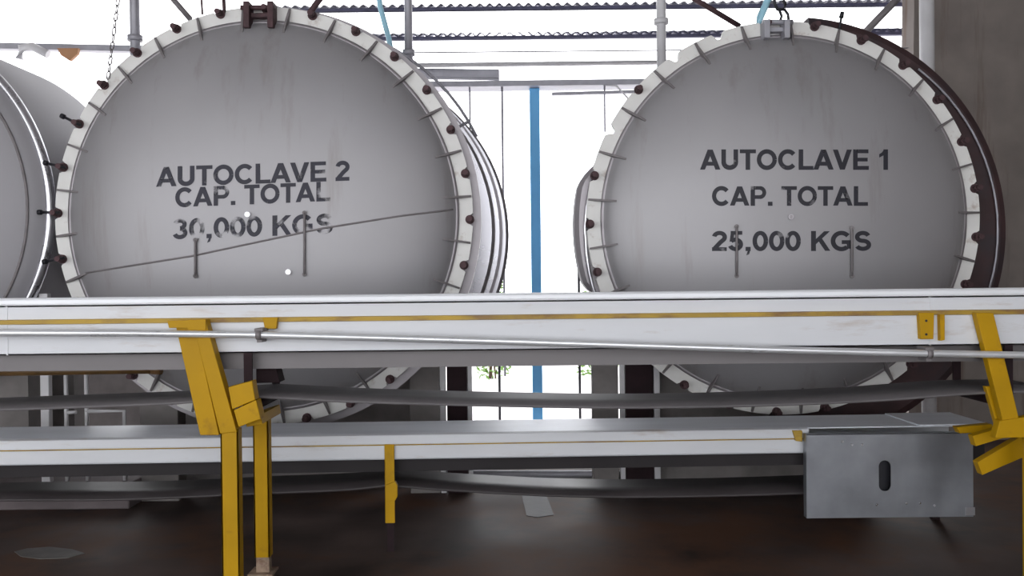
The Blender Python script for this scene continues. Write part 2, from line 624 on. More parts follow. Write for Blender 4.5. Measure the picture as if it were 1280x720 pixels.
# tank 1
Rb1 = Ro1 * 0.90
vessel_body(root1, c1, Rb1, 0.052, 2.1, m_greybody)
bf = at(989, 290, 5.9)
k1 = 5.9 / F
def arc_ring(prof, a0, a1, seg):
    mb = MB()
    rings = [[mb.bm.verts.new((r * math.sin(a), y, r * math.cos(a))) for r, y in prof] for a in [R(a0 + (a1 - a0) * k / seg) for k in range(seg + 1)]]
    for p, q in zip(rings, rings[1:]):
        for k in range(len(prof)):
            j = (k + 1) % len(prof)
            mb.face((p[k], q[k], q[j], p[j]))
    mb.face(rings[0])
    mb.face(rings[-1][::-1])
    return mb


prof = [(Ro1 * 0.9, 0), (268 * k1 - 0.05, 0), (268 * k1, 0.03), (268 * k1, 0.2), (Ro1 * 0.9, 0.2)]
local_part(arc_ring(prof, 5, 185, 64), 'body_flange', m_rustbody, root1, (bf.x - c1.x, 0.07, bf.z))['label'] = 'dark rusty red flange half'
# left half: plain rim, with a clamp segment standing out of it at the middle
lm = MB()
rings = []
for k in range(97):
    a = 185 + 180 * k / 96
    w = max(0.0, min(1.0, (a - 243) / 12)) * max(0.0, min(1.0, (296 - a) / 16))
    w = w * w * (3 - 2 * w)
    rr = (236 + 30 * w) * k1
    rings.append([lm.bm.verts.new((r * math.sin(R(a)), y, r * math.cos(R(a)))) for r, y in
                  [(Ro1 * 0.86, 0), (rr - 0.03, 0), (rr, 0.03), (rr, 0.2), (Ro1 * 0.86, 0.2)]])
for p, q in zip(rings, rings[1:]):
    for k in range(5):
        lm.face((p[k], q[k], q[(k + 1) % 5], p[(k + 1) % 5]))
lm.face(rings[0])
lm.face(rings[-1][::-1])
lc = at(984, 280, 5.9)
local_part(lm, 'body_flange', m_greybody, root1, (lc.x - c1.x, 0.07, lc.z))['label'] = 'grey flange half with a clamp segment'
tr_ = MB()
pts = [Vector((bf.x, 5.85, bf.z)) + Vector((253 * k1 * math.sin(R(a)), 0, 253 * k1 * math.cos(R(a)))) for a in range(38, 131, 4)]
tr_.tube(pts, 0.007, 8)
tr_.build('steam_tube', m_gpipe, root1)
pts = [Vector((bf.x, 5.85, bf.z)) + Vector((258 * k1 * math.sin(R(a)), 0, 258 * k1 * math.cos(R(a)))) for a in range(250, 289, 3)]
MB().tube(pts, 0.012, 8).build('steam_tube', m_stain, root1)
saddle(root1, c1, Rb1, 6.35, 7.4)

# lettering, exactly as stencilled
A2 = (c2, Ri2, DISH, m_ink, root2)
lettering('AUTOCLAVE 2', (195, 209), (437, 201), (195, 233.5), (437, 225.5), *A2)
lettering('CAP. TOTAL', (219, 235), (413, 227), (219, 259), (413, 251), *A2)
lettering('30,000 KGS', (216, 274), (416, 267), (216, 299), (416, 292), c2, Ri2, DISH, m_ink_worn, root2)
A1 = (c1, Ri1, DISH, m_ink_dark, root1)
lettering('AUTOCLAVE 1', (875, 187), (1110, 187), (875, 212), (1110, 212), *A1)
lettering('CAP. TOTAL', (890, 233), (1085, 233), (890, 257), (1085, 257), *A1)
lettering('25,000 KGS', (890, 289), (1089, 289), (890, 313.5), (1089, 313.5), *A1)


def surface_line(root, c, Ri, pix, r, name, material, lift=0.0, seg=8):
    pts = []
    for (ax, ay), (bx, by) in zip(pix, pix[1:]):
        for k in range(10):
            pts.append(head_point(ax + (bx - ax) * k / 10, ay + (by - ay) * k / 10, c, Ri, DISH, lift))
    pts.append(head_point(pix[-1][0], pix[-1][1], c, Ri, DISH, lift))
    return MB().tube(pts, r, seg).build(name, material, root)


surface_line(root2, c2, Ri2, [(108, 341), (240, 320), (400, 286), (500, 270), (566, 262)], 0.0065, 'weld_seam', m_gusset)
# door handles: slim upright bars with a foot at the end
for root, c, Ri, hs in ((root2, c2, Ri2, ((244, 300, 345), (380.5, 266, 343))), (root1, c1, Ri1, ((921, 283, 345), (1065, 285, 345)))):
    for (hx, y0, y1) in hs:
        h = surface_line(root, c, Ri, [(hx, y0), (hx, y1)], 0.008, 'handle_bar', m_gusset, 0.014)
        for yy in (y0, y1):
            p, q = head_point(hx, yy, c, Ri, DISH, -0.01), head_point(hx, yy, c, Ri, DISH, 0.02)
            MB().tube([p, q], 0.014, 10).build('handle_foot', m_gusset, h)
# plugs on the crowns
for root, c, Ri, ps, pm in ((root2, c2, Ri2, ((360, 340), (309, 268)), m_stain), (root1, c1, Ri1, ((989, 271),), m_greybody)):
    for q in ps:
        p = head_point(q[0], q[1], c, Ri, DISH, -0.01)
        p2 = head_point(q[0], q[1], c, Ri, DISH, 0.022)
        MB().tube([p, p2], 0.017, 14).tube([p2, p2 - Vector((0, 0.008, 0))], 0.010, 12).build('plug', pm, root)
# hinge lugs on the top of each door
for root, c, Ro, px0, px1, py0, py1, mt in ((root2, c2, Ro2, 304, 341, 1, 34, m_bolt), (root1, c1, Ro1, 956, 988, 24, 47, m_gpipe)):
    mb = MB()
    for px in (px0, px1 - 7):
        a, b = at(px, py1, 5.7), at(px + 7, py0, 5.7)
        mb.box((a.x, 5.70, a.z), (b.x, 5.92, b.z), 0.004)
    a, b = at(px0, (py0 + py1) / 2 + 3, 5.72), at(px1, (py0 + py1) / 2 - 3, 5.72)
    mb.box((a.x, 5.74, a.z), (b.x, 5.82, b.z), 0.004)
    mb.tube([at(px0 - 3, (py0 + py1) / 2 - 8, 5.74), at(px1 + 3, (py0 + py1) / 2 - 8, 5.74)], 0.016, 10)
    mb.build('hinge_lug', mt, root)
# small lever with a black knob on the top of the right door
lv = at(1048, 42, 5.84)
MB().tube([lv, at(1052, 20, 5.84)], 0.008, 8).tube([at(1051.5, 22, 5.84), at(1053, 15, 5.84)], [0.016, 0.012], 10).build('vent_lever', m_black, root1)

# ------------------------------------------------------------------ third vessel at the left edge
d3 = 5.86
c3 = at(-180, 263, d3)
R3 = 247 / F * d3
root3 = thing('storage_tank', 'plain grey steel tank end with bright rolled rim, cut by the left edge', 'tank', (c3.x, c3.y, 0))
L3 = (0, 0, c3.z)
prof = [(R3 * 0.97 * k / 30, head_y(R3 * 0.97 * k / 30, R3 * 0.97, 0.25)) for k in range(31)]
local_part(MB().lathe_y(prof, 128), 'dished_end', m_tank3, root3, L3)
rim = [(R3 - 0.055 + 0.0, -0.012)]
rim = [(R3 - 0.03 + 0.03 * math.cos(a), 0.02 + 0.04 * math.sin(a)) for a in [2 * math.pi * k / 12 for k in range(12)]]
local_part(MB().lathe_y(rim, 128, closed=True), 'rolled_rim', m_stain, root3, L3)
sm = [(R3 * 0.90 + 0.01 * math.cos(a), head_y(R3 * 0.9, R3 * .97, .25) + 0.008 * math.sin(a)) for a in [2 * math.pi * k / 8 for k in range(8)]]
local_part(MB().lathe_y(sm, 128, closed=True), 'weld_seam', m_gusset, root3, L3)
pr = [(R3 - 0.012, 0.03), (R3 - 0.012, 1.3)] + [((R3 - 0.012) * math.cos(k / 10 * math.pi / 2), 1.3 + 0.3 * math.sin(k / 10 * math.pi / 2)) for k in range(1, 10)] + [(0, 1.6)]
local_part(MB().lathe_y(pr, 128), 'vessel_body', m_tank3, root3, L3)
saddle(root3, c3, R3 - 0.012, 6.2, 6.85, 0.17)


# ------------------------------------------------------------------ upper conveyor
YU0, YU1 = 4.2, 4.72
up = thing('belt_conveyor', 'upper white belt conveyor on yellow legs, crossing in front of both autoclave doors', 'conveyor', (0, 4.45, 0))
XL, XR = -3.4, 3.4
zt, zm, zb = zat(376, YU0), zat(396, YU0), zat(437.5, YU0)


def channel(mb, y0, y1, z0, z1, lip=0.03, t=0.006, x0=XL, x1=XR, side=1):
    """a C section along x: web at y0 (side=1: flanges run back to y1)"""
    if side == 1:
        mb.box((x0, y0, z0), (x1, y0 + t, z1))
    else:
        mb.box((x0, y1 - t, z0), (x1, y1, z1))
    mb.box((x0, y0, z0), (x1, y1, z0 + t))
    mb.box((x0, y0, z1 - t), (x1, y1, z1))
    return mb


fb = channel(MB(), YU0, YU0 + 0.06, zb, zt)
for px in (8, 1162):                                   # plate joints
    x = xat(px, YU0)
    fb.box((x - 0.004, YU0 - 0.002, zb), (x + 0.004, YU0, zt))
fb.build('side_beam', m_white, up)
channel(MB(), YU1 - 0.06, YU1, zb, zt, side=-1).build('side_beam', m_white, up)
# rolled bright lip on the top edge
zl0, zl1 = zat(375.5, YU0), zat(366, YU0)
prof = [(YU0 - 0.016, zl0), (YU0 - 0.020, zl0 + 0.008), (YU0 - 0.017, zl1 - 0.012), (YU0 - 0.008, zl1 - 0.003), (YU0 + 0.006, zl1), (YU0 + 0.05, zl1 - 0.004), (YU0 + 0.05, zl0), ]


def extrude_x(prof, x0, x1, mb=None):
    mb = mb or MB()
    a = [mb.bm.verts.new((x0, y, z)) for y, z in prof]
    b = [mb.bm.verts.new((x1, y, z)) for y, z in prof]
    mb.face(a)
    mb.face(b[::-1])
    for i in range(len(prof)):
        j = (i + 1) % len(prof)
        mb.face((a[i], b[i], b[j], a[j]))
    return mb


extrude_x(prof, XL, XR).build('top_lip', m_lip, up)
prof_r = [(YU1 + 0.016 - (y - YU0), z - 0.02) for y, z in prof]
extrude_x(prof_r, XL, XR).build('top_lip', m_alu, up)
# yellow angle running along the face
extrude_x([(YU0 - 0.016, zm - 0.011), (YU0 - 0.016, zm + 0.008), (YU0, zm + 0.011), (YU0, zm - 0.013)], XL, XR).build('edge_angle', m_yrust, up)
# carrying belt and the pan beneath it
MB().box((XL, YU0 + 0.07, zt - 0.07), (XR, YU1 - 0.07, zt - 0.055)).build('carrying_belt', m_belt, up)
zp = zat(457.5, YU0 + 0.07)
MB().box((XL, YU0 + 0.065, zp), (XR, YU1 - 0.08, zb + 0.03)).build('belt_pan', m_pan, up)


def ribbon(pix, y0, y1, th=0.012):
    mb = MB()
    rows = []
    P = [at(px, py, y0) for px, py in pix]
    # smooth through the points (Catmull-Rom)
    Q = []
    for i in range(len(P) - 1):
        p0, p1, p2, p3 = P[max(i - 1, 0)], P[i], P[i + 1], P[min(i + 2, len(P) - 1)]
        for k in range(8):
            t = k / 8
            Q.append(0.5 * ((2 * p1) + (p2 - p0) * t + (2 * p0 - 5 * p1 + 4 * p2 - p3) * t * t + (3 * p1 - p0 - 3 * p2 + p3) * t ** 3))
    Q.append(P[-1])
    for q in Q:
        rows.append([mb.bm.verts.new((q.x, y0, q.z)), mb.bm.verts.new((q.x, y1, q.z)), mb.bm.verts.new((q.x, y1, q.z - th)), mb.bm.verts.new((q.x, y0, q.z - th))])
    for a, b in zip(rows, rows[1:]):
        for k in range(4):
            f = mb.face((a[k], b[k], b[(k + 1) % 4], a[(k + 1) % 4]))
            if f:
                f.smooth = True
    mb.face(rows[0])
    mb.face(rows[-1][::-1])
    return mb


rb_ = ribbon([(-100, 515), (0, 511), (140, 506), (225, 502), (300, 495), (330, 495), (450, 501), (640, 506), (800, 508), (960, 505), (1100, 499),
              (1225, 490), (1330, 488)], YU0 + 0.02, YU1 - 0.02)
rb_.build('return_belt', m_belt, up)
# return rollers and their hangers
for px, py in ((310, 501), (1262, 495)):
    p = at(px, py, YU0)
    MB().tube([(p.x, YU0 + 0.01, p.z - 0.032), (p.x, YU1 - 0.01, p.z - 0.032)], 0.03, 16).build('return_roller', m_maroon, up)
    for y in (YU0 + 0.005, YU1 - 0.025):
        MB().box((p.x - 0.02, y, p.z - 0.05), (p.x + 0.02, y + 0.012, zb + 0.01)).build('roller_hanger', m_maroon, up)
a, b = at(322, 480, YU0 + 0.1), at(350, 458, YU0 + 0.1)
MB().prism([at(320, 479, 4.35), at(350, 478, 4.35), at(345, 459, 4.35), at(320, 459, 4.35)], 0.1, 0.004).build('roller_bracket', m_maroon, up)
# brown tube under the left half, at the back
MB().tube([at(-60, 466, YU1), at(196, 462, YU1)], 0.022, 12).tube([at(190, 462, YU1), at(202, 462, YU1)], 0.027, 12).build('tie_tube', m_brownsteel, up)

# left leg: leaning double channel, then an upright
yl = YU0 - 0.05
lg = MB()
lg.prism([at(219, 405, yl), at(243, 405, yl), at(274, 544, yl), at(250, 544, yl)], 0.045, 0.003)
lg.prism([at(241, 402, yl - 0.02), at(257, 402, yl - 0.02), at(296, 540, yl - 0.02), at(275, 542, yl - 0.02)], 0.065, 0.003)
lg.prism([at(209, 401, yl - 0.026), at(257, 399, yl - 0.026), at(257, 413, yl - 0.026), at(236, 413, yl - 0.026), at(234, 410, yl - 0.026), at(211, 410, yl - 0.026)], 0.07, 0.002)
lg.build('leaning_strut', m_yellow, up)
p0, p1 = at(277, 536, 4.16), at(299, 536, 4.16)
pst = MB()
pst.box((p0.x, 4.14, 0), (p1.x, 4.15, p0.z), 0.001)
pst.box((p0.x, 4.14, 0), (p0.x + 0.008, 4.20, p0.z), 0.001)
pst.box((p1.x - 0.008, 4.14, 0), (p1.x, 4.20, p0.z), 0.001)
pst.box((p0.x - 0.03, 4.10, 0), (p1.x + 0.03, 4.24, 0.012), 0.002)
pst.build('leg', m_yellow, up)
br_ = MB()
br_.prism([at(285, 484, 4.12), at(315, 476, 4.12), at(319, 500, 4.12), at(290, 512, 4.12)], 0.07, 0.004)
br_.build('roller_box', m_yellow, up)
br_ = MB()
br_.prism([at(292, 513, 4.11), at(320, 500, 4.11), at(326, 524, 4.11), at(298, 534, 4.11)], 0.08, 0.004)
br_.build('roller_box', m_yellow, up)
p0, p1 = at(317, 522, 4.5), at(335, 522, 4.5)
yq = 4.53
pst = MB()
x0, x1 = xat(317, 4.5, 610), xat(336, 4.5, 610)
pst.box((x0, 4.5, 0.09), (x1, 4.51, p0.z + 0.02), 0.001)
pst.box((x0, 4.5, 0.09), (x0 + 0.008, 4.56, p0.z + 0.02), 0.001)
pst.box((x1 - 0.008, 4.5, 0.09), (x1, 4.56, p0.z + 0.02), 0.001)
l2 = pst.build('leg', m_yellow, up)
ft = MB()
ft.box((x0 + 0.005, 4.508, 0.0), (x1 - 0.005, 4.555, 0.10), 0.002)
ft.box((x0 - 0.03, 4.47, 0.0), (x1 + 0.02, 4.6, 0.012), 0.002)
ft.build('foot', mat('bare_rusty_foot', (0.30, 0.22, 0.16), 0.7, 0.1, 0.4, 14, stain=RUST, stain_amt=0.5, stain_scale=12), l2)
# cross bar joining the two uprights at the top
MB().prism([at(306, 524, 4.19), at(326, 518, 4.19), at(328, 530, 4.19), at(308, 534, 4.19)], 0.34, 0.003).build('cross_bar', m_yellow, up)

# right leg
rg = MB()
rg.prism([at(1220, 391, yl), at(1242, 391, yl), at(1277, 536, yl), at(1257, 540, yl)], 0.045, 0.003)
rg.build('leaning_strut', m_yellow, up)
MB().prism([at(1232, 483, yl + 0.05), at(1240, 483, yl + 0.05), at(1255, 532, yl + 0.05), at(1246, 532, yl + 0.05)], 0.03, 0.003).build('roller_box', m_yellow, up)
x0, x1 = xat(1284, 4.16, 600), xat(1306, 4.16, 600)
zz = zat(520, 4.16, 1290)
pst = MB().box((x0, 4.14, 0), (x1, 4.15, zz), 0.001).box((x0, 4.14, 0), (x0 + 0.008, 4.2, zz), 0.001).box((x1 - 0.008, 4.14, 0), (x1, 4.2, zz), 0.001)
pst.build('leg', m_yellow, up)
MB().prism([at(1250, 526, 4.141), at(1306, 518, 4.141), at(1306, 546, 4.141), at(1244, 548, 4.141)], 0.05, 0.003).build('strut_plate', m_yellow, up)
MB().prism([at(1216, 545, 4.3), at(1300, 520, 4.3), at(1300, 534, 4.3), at(1220, 558, 4.3)], 0.05, 0.003).build('brace', m_yellow, up)
MB().prism([at(1222, 578, 4.36), at(1306, 528, 4.36), at(1306, 560, 4.36), at(1228, 594, 4.36)], 0.05, 0.003).build('brace', m_yellow, up)
MB().prism([at(1196, 534, 4.45), at(1240, 530, 4.45), at(1244, 540, 4.45), at(1200, 542, 4.45)], 0.05, 0.003).build('brace', m_yellow, up)

# clip plates that carry the pipe
c_ = MB()
c_.prism([at(328, 397, yl + 0.02), at(347, 397, yl + 0.02), at(345, 411, yl + 0.02), at(331, 411, yl + 0.02)], 0.035, 0.002)
c_.build('pipe_clip', m_yellow, up)
c_ = MB()
c_.prism([at(1149, 391, yl + 0.02), at(1168, 391, yl + 0.02), at(1167, 424, yl + 0.02), at(1151, 424, yl + 0.02)], 0.035, 0.002)
clip = c_.build('pipe_clip', m_yellow, up)
for py in (401, 418):
    p = at(1158, py, yl + 0.018)
    MB().tube([p, p + Vector((0, 0.004, 0))], 0.006, 10).build('bolt_hole', m_black, clip)
MB().prism([at(1175, 393, yl + 0.02), at(1181, 393, yl + 0.02), at(1181, 425, yl + 0.02), at(1176, 426, yl + 0.02)], 0.035, 0.001).build('pipe_clip', m_yellow, up)

# galvanised pipe in front of the beam
YP = YU0 - 0.085
pp = [(-90, 416), (0, 416), (160, 416.5), (320, 418.5), (480, 422.5), (640, 427), (800, 432), (960, 437), (1120, 441), (1280, 444), (1380, 446)]
pipe = thing('galvanised_pipe', 'long thin shiny pipe running along the upper conveyor face', 'pipe', (0, YP, zat(427, YP)))
MB().tube([at(px, py, YP) for px, py in pp], 0.0165, 14).build('tube', m_galv, pipe)
for px, py in ((1161, 442), (324, 418.5)):
    p = at(px, py, YP)
    mb = MB().tube([p - Vector((0.012, 0, 0)), p + Vector((0.012, 0, 0))], 0.024, 12)
    mb.box((p.x - 0.012, YP + 0.0, p.z - 0.036), (p.x + 0.012, YU0 - 0.002, p.z - 0.014), 0.002)
    mb.box((p.x - 0.02, YP - 0.012, p.z + 0.014), (p.x + 0.02, YU0 - 0.002, p.z + 0.03), 0.002)
    mb.build('clamp', m_gusset, pipe)

# ------------------------------------------------------------------ lower conveyor (runs a little away to the right)
lo = thing('belt_conveyor', 'lower white belt conveyor near the floor, with one short yellow leg', 'conveyor', (0, 4.9, 0))
YL0, YL1 = 4.9, 5.36
XL2, XR2 = -3.7, xat(1246, 4.9)
zt, zm, zb = zat(541.5, YL0), zat(552, YL0), zat(572, YL0)
channel(MB(), YL0, YL0 + 0.05, zb, zt, x0=XL2, x1=xat(1012, YL0)).build('side_beam', m_white, lo)
channel(MB(), YL1 - 0.05, YL1, zb, zt + 0.0, x0=XL2, x1=XR2, side=-1).build('side_beam', m_white, lo)
extrude_x([(YL0 - 0.012, zm - 0.004), (YL0 - 0.014, zm + 0.004), (YL0 - 0.012, zt), (YL0 + 0.02, zt + 0.006), (YL0 + 0.02, zm - 0.004)], XL2, xat(1012, YL0)).build('top_lip', m_white, lo)
extrude_x([(YL0 - 0.014, zm - 0.009), (YL0 - 0.016, zm - 0.003), (YL0, zm - 0.003), (YL0, zm - 0.009)], XL2, xat(1008, YL0)).build('edge_angle', m_yrust, lo)
MB().prism([at(994, 540, YL0 - 0.03), at(1006, 540, YL0 - 0.03), at(1006, 554, YL0 - 0.03), at(998, 553, YL0 - 0.03)], 0.04, 0.002).build('end_bracket', m_yrust, lo)
MB().box((XL2, YL0 + 0.02, zt - 0.004), (XR2, YL1 - 0.01, zt + 0.004), 0.002).build('top_plate', m_alu, lo)
# a lapped sheet on the top plate at the right end
MB().box((xat(1155, YL0), YL0 + 0.01, zt + 0.004), (XR2, YL1 - 0.02, zt + 0.012), 0.002).build('lap_sheet', m_alu, lo)
rb_ = ribbon([(-160, 622), (0, 620), (160, 620), (320, 614), (430, 610), (484, 605), (500, 606), (560, 611), (640, 616), (700, 619), (800, 621), (960, 619), (1180, 612)], YL0 + 0.02, YL1 - 0.02)
rb_.build('return_belt', m_belt2, lo)
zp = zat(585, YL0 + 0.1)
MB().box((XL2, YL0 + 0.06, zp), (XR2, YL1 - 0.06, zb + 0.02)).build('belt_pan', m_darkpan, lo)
x0, x1 = xat(482, YL0, 600), xat(494, YL0, 600)
lg = MB()
zl = zat(650, YL0)
lg.box((x0, YL0 - 0.02, zl), (x1, YL0 - 0.005, zat(554, YL0, 488)), 0.001)
lg.box((x0, YL0 - 0.02, zl), (x0 + 0.006, YL0 + 0.03, zb), 0.001)
leg = lg.build('leg', m_yellow, lo)
MB().box((x0 + 0.008, YL0 - 0.012, 0), (x1 - 0.008, YL0 + 0.02, zl + 0.02), 0.001).build('foot', m_maroon, leg)
a, b = at(481, 625, YL0 - 0.03), at(497, 602, YL0 - 0.03)
MB().prism([at(482, 625, YL0 - 0.035), at(494, 625, YL0 - 0.035), at(497, 620, YL0 - 0.035), at(497, 606, YL0 - 0.035), at(494, 601, YL0 - 0.035), at(482, 606, YL0 - 0.035)], 0.03, 0.002).build('roller_clip', m_yellow, leg)
p = at(490, 606, YL0)
MB().tube([(p.x, YL0 + 0.01, p.z - 0.03), (p.x, YL1 - 0.01, p.z - 0.03)], 0.022, 14).build('return_roller', m_maroon, lo)
for x in (XL2 + 0.05, XR2 - 0.12):
    for y in ((YL0, YL1 - 0.03) if x < 0 else (YL1 - 0.03,)):
        MB().box((x, y, 0), (x + 0.05, y + 0.03, zb + 0.01), 0.002).build('leg', m_maroon, lo)
lo.rotation_euler = (0, 0, R(1.5))

# ------------------------------------------------------------------ sheet-metal guard at the right end of the lower conveyor
YG = 4.86
gd = thing('sheet_metal_guard', 'galvanised sheet metal guard box with one upright slot, under the right conveyor end', 'guard', (xat(1112, YG), YG, zat(648, YG, 1112)))
o = Vector(gd.location)
tl, tr, brn, bln = at(1009, 543, YG), at(1215.5, 541, YG), at(1217, 645, YG), at(1008.5, 648, YG)
sx, sz0, sz1 = at(1106, 594, YG).x, at(1106, 614, YG).z, at(1106, 575.5, YG).z
sr_ = at(1113.5, 594, YG).x - sx
slot = []
for k in range(13):
    a = math.pi * k / 12
    slot.append(Vector((sx + sr_ * math.cos(a), YG, sz1 - sr_ + sr_ * math.sin(a))))
for k in range(13):
    a = math.pi + math.pi * k / 12
    slot.append(Vector((sx + sr_ * math.cos(a), YG, sz0 + sr_ + sr_ * math.sin(a))))


def plate_with_hole(corners, hole, t):
    """flat plate: outer edge resampled to face the hole's points one to one"""
    cx = sum((h.x for h in hole)) / len(hole)
    cz = sum((h.z for h in hole)) / len(hole)
    n = len(corners)
    out = []
    for h in hole:
        dx, dz = h.x - cx, (h.z - cz)
        best = None
        for i in range(n):
            a, b = corners[i], corners[(i + 1) % n]
            ex, ez = b.x - a.x, b.z - a.z
            den = dx * ez - dz * ex
            if abs(den) < 1e-9:
                continue
            s = ((a.x - cx) * ez - (a.z - cz) * ex) / den
            u = ((a.x - cx) * dz - (a.z - cz) * dx) / den
            if s > 0 and -1e-6 <= u <= 1 + 1e-6 and (best is None or s < best[0]):
                best = (s, Vector((cx + dx * s, a.y, cz + dz * s)))
        out.append(best[1])
    mb = MB()
    # snap the nearest samples to the corners so the outline keeps its corners
    for c in corners:
        i = min(range(len(out)), key=lambda k: (out[k] - c).length)
        out[i] = c.copy()
    V = [[mb.bm.verts.new(p + Vector((0, dy, 0))) for p in L] for L in (out, hole) for dy in (0, t)]
    of, ob_, hf, hb_ = V
    N = len(hole)
    for i in range(N):
        j = (i + 1) % N
        mb.face((of[i], of[j], hf[j], hf[i]))
        mb.face((ob_[j], ob_[i], hb_[i], hb_[j]))
        mb.face((of[i], ob_[i], ob_[j], of[j]))
        mb.face((hf[j], hb_[j], hb_[i], hf[i]))
    return mb


plate_with_hole([tl, tr, brn, bln], slot, 0.004).build('front_plate', m_guard, gd)
sd = MB()
sd.box((tl.x, YG, tl.z - 0.004), (tr.x, YG + 0.05, tl.z))
sd.box((bln.x, YG + 0.002, bln.z), (bln.x + 0.004, YG + 0.05, tl.z))
sd.box((brn.x - 0.004, YG + 0.002, bln.z + 0.01), (brn.x, YG + 0.05, tr.z))
sd.box((bln.x, YG + 0.002, bln.z), (brn.x, YG + 0.05, bln.z + 0.004))
sd.build('side_plate', m_guard, gd)
MB().box((tl.x, YG + 0.05, bln.z), (tr.x, YG + 0.054, tl.z)).build('back_plate', m_black, gd)
rv = None
for px, py in ((1053, 552), (1065, 556), (1078, 556), (1096, 631), (1133, 629), (1150, 629), (1168, 632)):
    p = at(px, py, YG)
    mb = MB()
    mb.tube([p + Vector((0, 0.001, 0)), p - Vector((0, 0.004, 0))], [0.008, 0.005], 10)
    mb.build('rivet', m_stain, gd)
MB().box((xat(1205, YG), YG - 0.003, at(1210, 644, YG).z), (xat(1217, YG), YG, at(1210, 634, YG).z), 0.001).build('corner_patch', m_stain, gd)

# ------------------------------------------------------------------ posts, piers under the vessels
def post(name, label, cat, px0, px1, pyt, y, material, w=None, group=None, py_mid=490, zf=0.0):
    x0, x1 = xat(px0, y, py_mid), xat(px1, y, py_mid)
    zt_ = at((px0 + px1) / 2, pyt, y).z
    d = (x1 - x0) if w is None else w
    o = MB().box((x0, y, zf), (x1, y + d, zt_), min(0.006, (x1 - x0) * 0.1)).build(name, material, None, ((x0 + x1) / 2, y + d / 2, zf))
    return tag(o, label, cat, group)


post('concrete_pier', 'grey concrete pier under the right side of autoclave 2', 'pier', 512, 549, 452, 6.2, m_conc, 0.12)
post('steel_post', 'white steel post beside the concrete pier under autoclave 2', 'post', 550, 557, 448, 6.2, m_wpipe, group=None)
post('maroon_block', 'dark maroon steel block between two white posts under autoclave 2', 'block', 558.5, 584, 452, 6.2, m_maroon, 0.12)
post('steel_post', 'thin white steel post right of the maroon block under autoclave 2', 'post', 585, 590, 448, 6.2, m_wpipe)
post('steel_post', 'thin white steel post left of the dark block under autoclave 1', 'post', 775, 781, 448, 6.2, m_wpipe)
post('maroon_block', 'dark block between two white posts under autoclave 1', 'block', 782, 816.5, 452, 6.2, m_maroon, 0.12)
post('steel_post', 'white steel post touching the white flange foot of autoclave 1', 'post', 817.5, 825, 448, 6.2, m_wpipe)
post('concrete_pier', 'brownish concrete pier left of the dark block under autoclave 1', 'pier', 741, 773, 452, 6.2, m_conc, 0.12)
post('concrete_pier', 'grey concrete pier under the left side of autoclave 2', 'pier', 174, 222, 498, 6.05, m_conc, 0.15)
post('steel_post', 'white steel post standing between the left tank and autoclave 2', 'post', 50, 61, 367, 5.9, m_wpipe, 0.05, zf=0.17)
# white pipe stand at the left
st = thing('pipe_stand', 'low white pipe stand under the upper conveyor at the left', 'stand', (xat(100, 5.95, 490), 5.95, 0.17))
z1 = at(82, 455, 5.95).z
for px in (82.5, 108):
    x = xat(px, 5.95, 490)
    MB().tube([(x, 5.95, 0.17), (x, 5.95, z1)], 0.014, 10).build('upright', m_wpipe, st)
MB().tube([(xat(108, 5.95, 490), 5.95, zat(514, 5.95, 130)), (xat(155, 5.95, 490), 5.95, zat(514, 5.95, 130)), (xat(155, 5.95, 490), 5.95, 0.17)], 0.014, 10).build('rail', m_wpipe, st)
MB().tube([(xat(82.5, 5.95, 490), 5.95, zat(516, 5.95, 85)), (xat(95, 5.95, 490), 5.95, zat(515, 5.95, 90))], 0.012, 10).build('stub', m_wpipe, st)
# plinths on the floor
pl = MB().box((-5.6, 5.85, 0), (xat(165, 5.9, 600), 7.6, 0.17), 0.01).build('plinth', mat('pinkish_concrete', (0.16, 0.135, 0.14), 0.8, 0, 0.25, 4, bump=0.2), None, (-4.2, 6.6, 0))
tag(pl, 'low concrete plinth on the floor under the left tank', 'plinth')
lw = MB().box((-7.0, 8.75, -0.02), (xat(236, 8.75, 480), 8.95, 1.15), 0.01).build('backing_wall', m_conc, None, (-4.5, 8.85, -0.02))  # added as a darker backing to close the bright gap at the left
tag(lw, 'low grey concrete wall added as darker backing behind the white pipe stand at the left', 'wall')
# water standing on the floor
m_water = mat('still_water', (0.06, 0.056, 0.06), 0.5, 0, 0.25, 14, spec=0.12, rough_var=0.1, bump=0.1)
m_spill = mat('dried_pale_spill', (0.125, 0.115, 0.11), 0.6, 0, 0.3, 9)
for lab, pix in (('small bright puddle on the floor below the blue column', [(652, 618), (668, 617), (682, 618), (688, 632), (692, 644), (672, 647), (658, 645), (655, 632)]),
                 ('pale dull spill on the floor at the lower left', [(18, 690), (34, 686), (62, 684), (90, 687), (106, 692), (84, 698), (50, 699), (26, 696)])):
    P = []
    for px, py in pix:
        q = at(px, py, 5.0)
        d = (q - Vector((0, 0, CAM_Z)))
        P.append(Vector((0, 0, CAM_Z)) + d * (CAM_Z / -d.z))
    mb = MB()
    t = [mb.bm.verts.new((p.x, p.y, 0.003)) for p in P]
    u = [mb.bm.verts.new((p.x, p.y, 0.0)) for p in P]
    mb.face(t)
    mb.face(u[::-1])
    for k in range(len(P)):
        mb.face((t[k], u[k], u[(k + 1) % len(P)], t[(k + 1) % len(P)]))
    tag(mb.build('puddle', m_water if 'bright' in lab else m_spill, None, sum(P, Vector()) / len(P)), lab, 'puddle')
# pipe lying on the floor behind the lower conveyor
fp = MB().tube([(xat(500, 6.7, 590), 6.7, 0.03), (xat(960, 6.55, 590), 6.55, 0.03)], 0.028, 12).build('floor_pipe', m_gpipe, None, (xat(700, 6.6), 6.6, 0))
tag(fp, 'grey pipe lying on the wet floor under the lower conveyor', 'pipe')

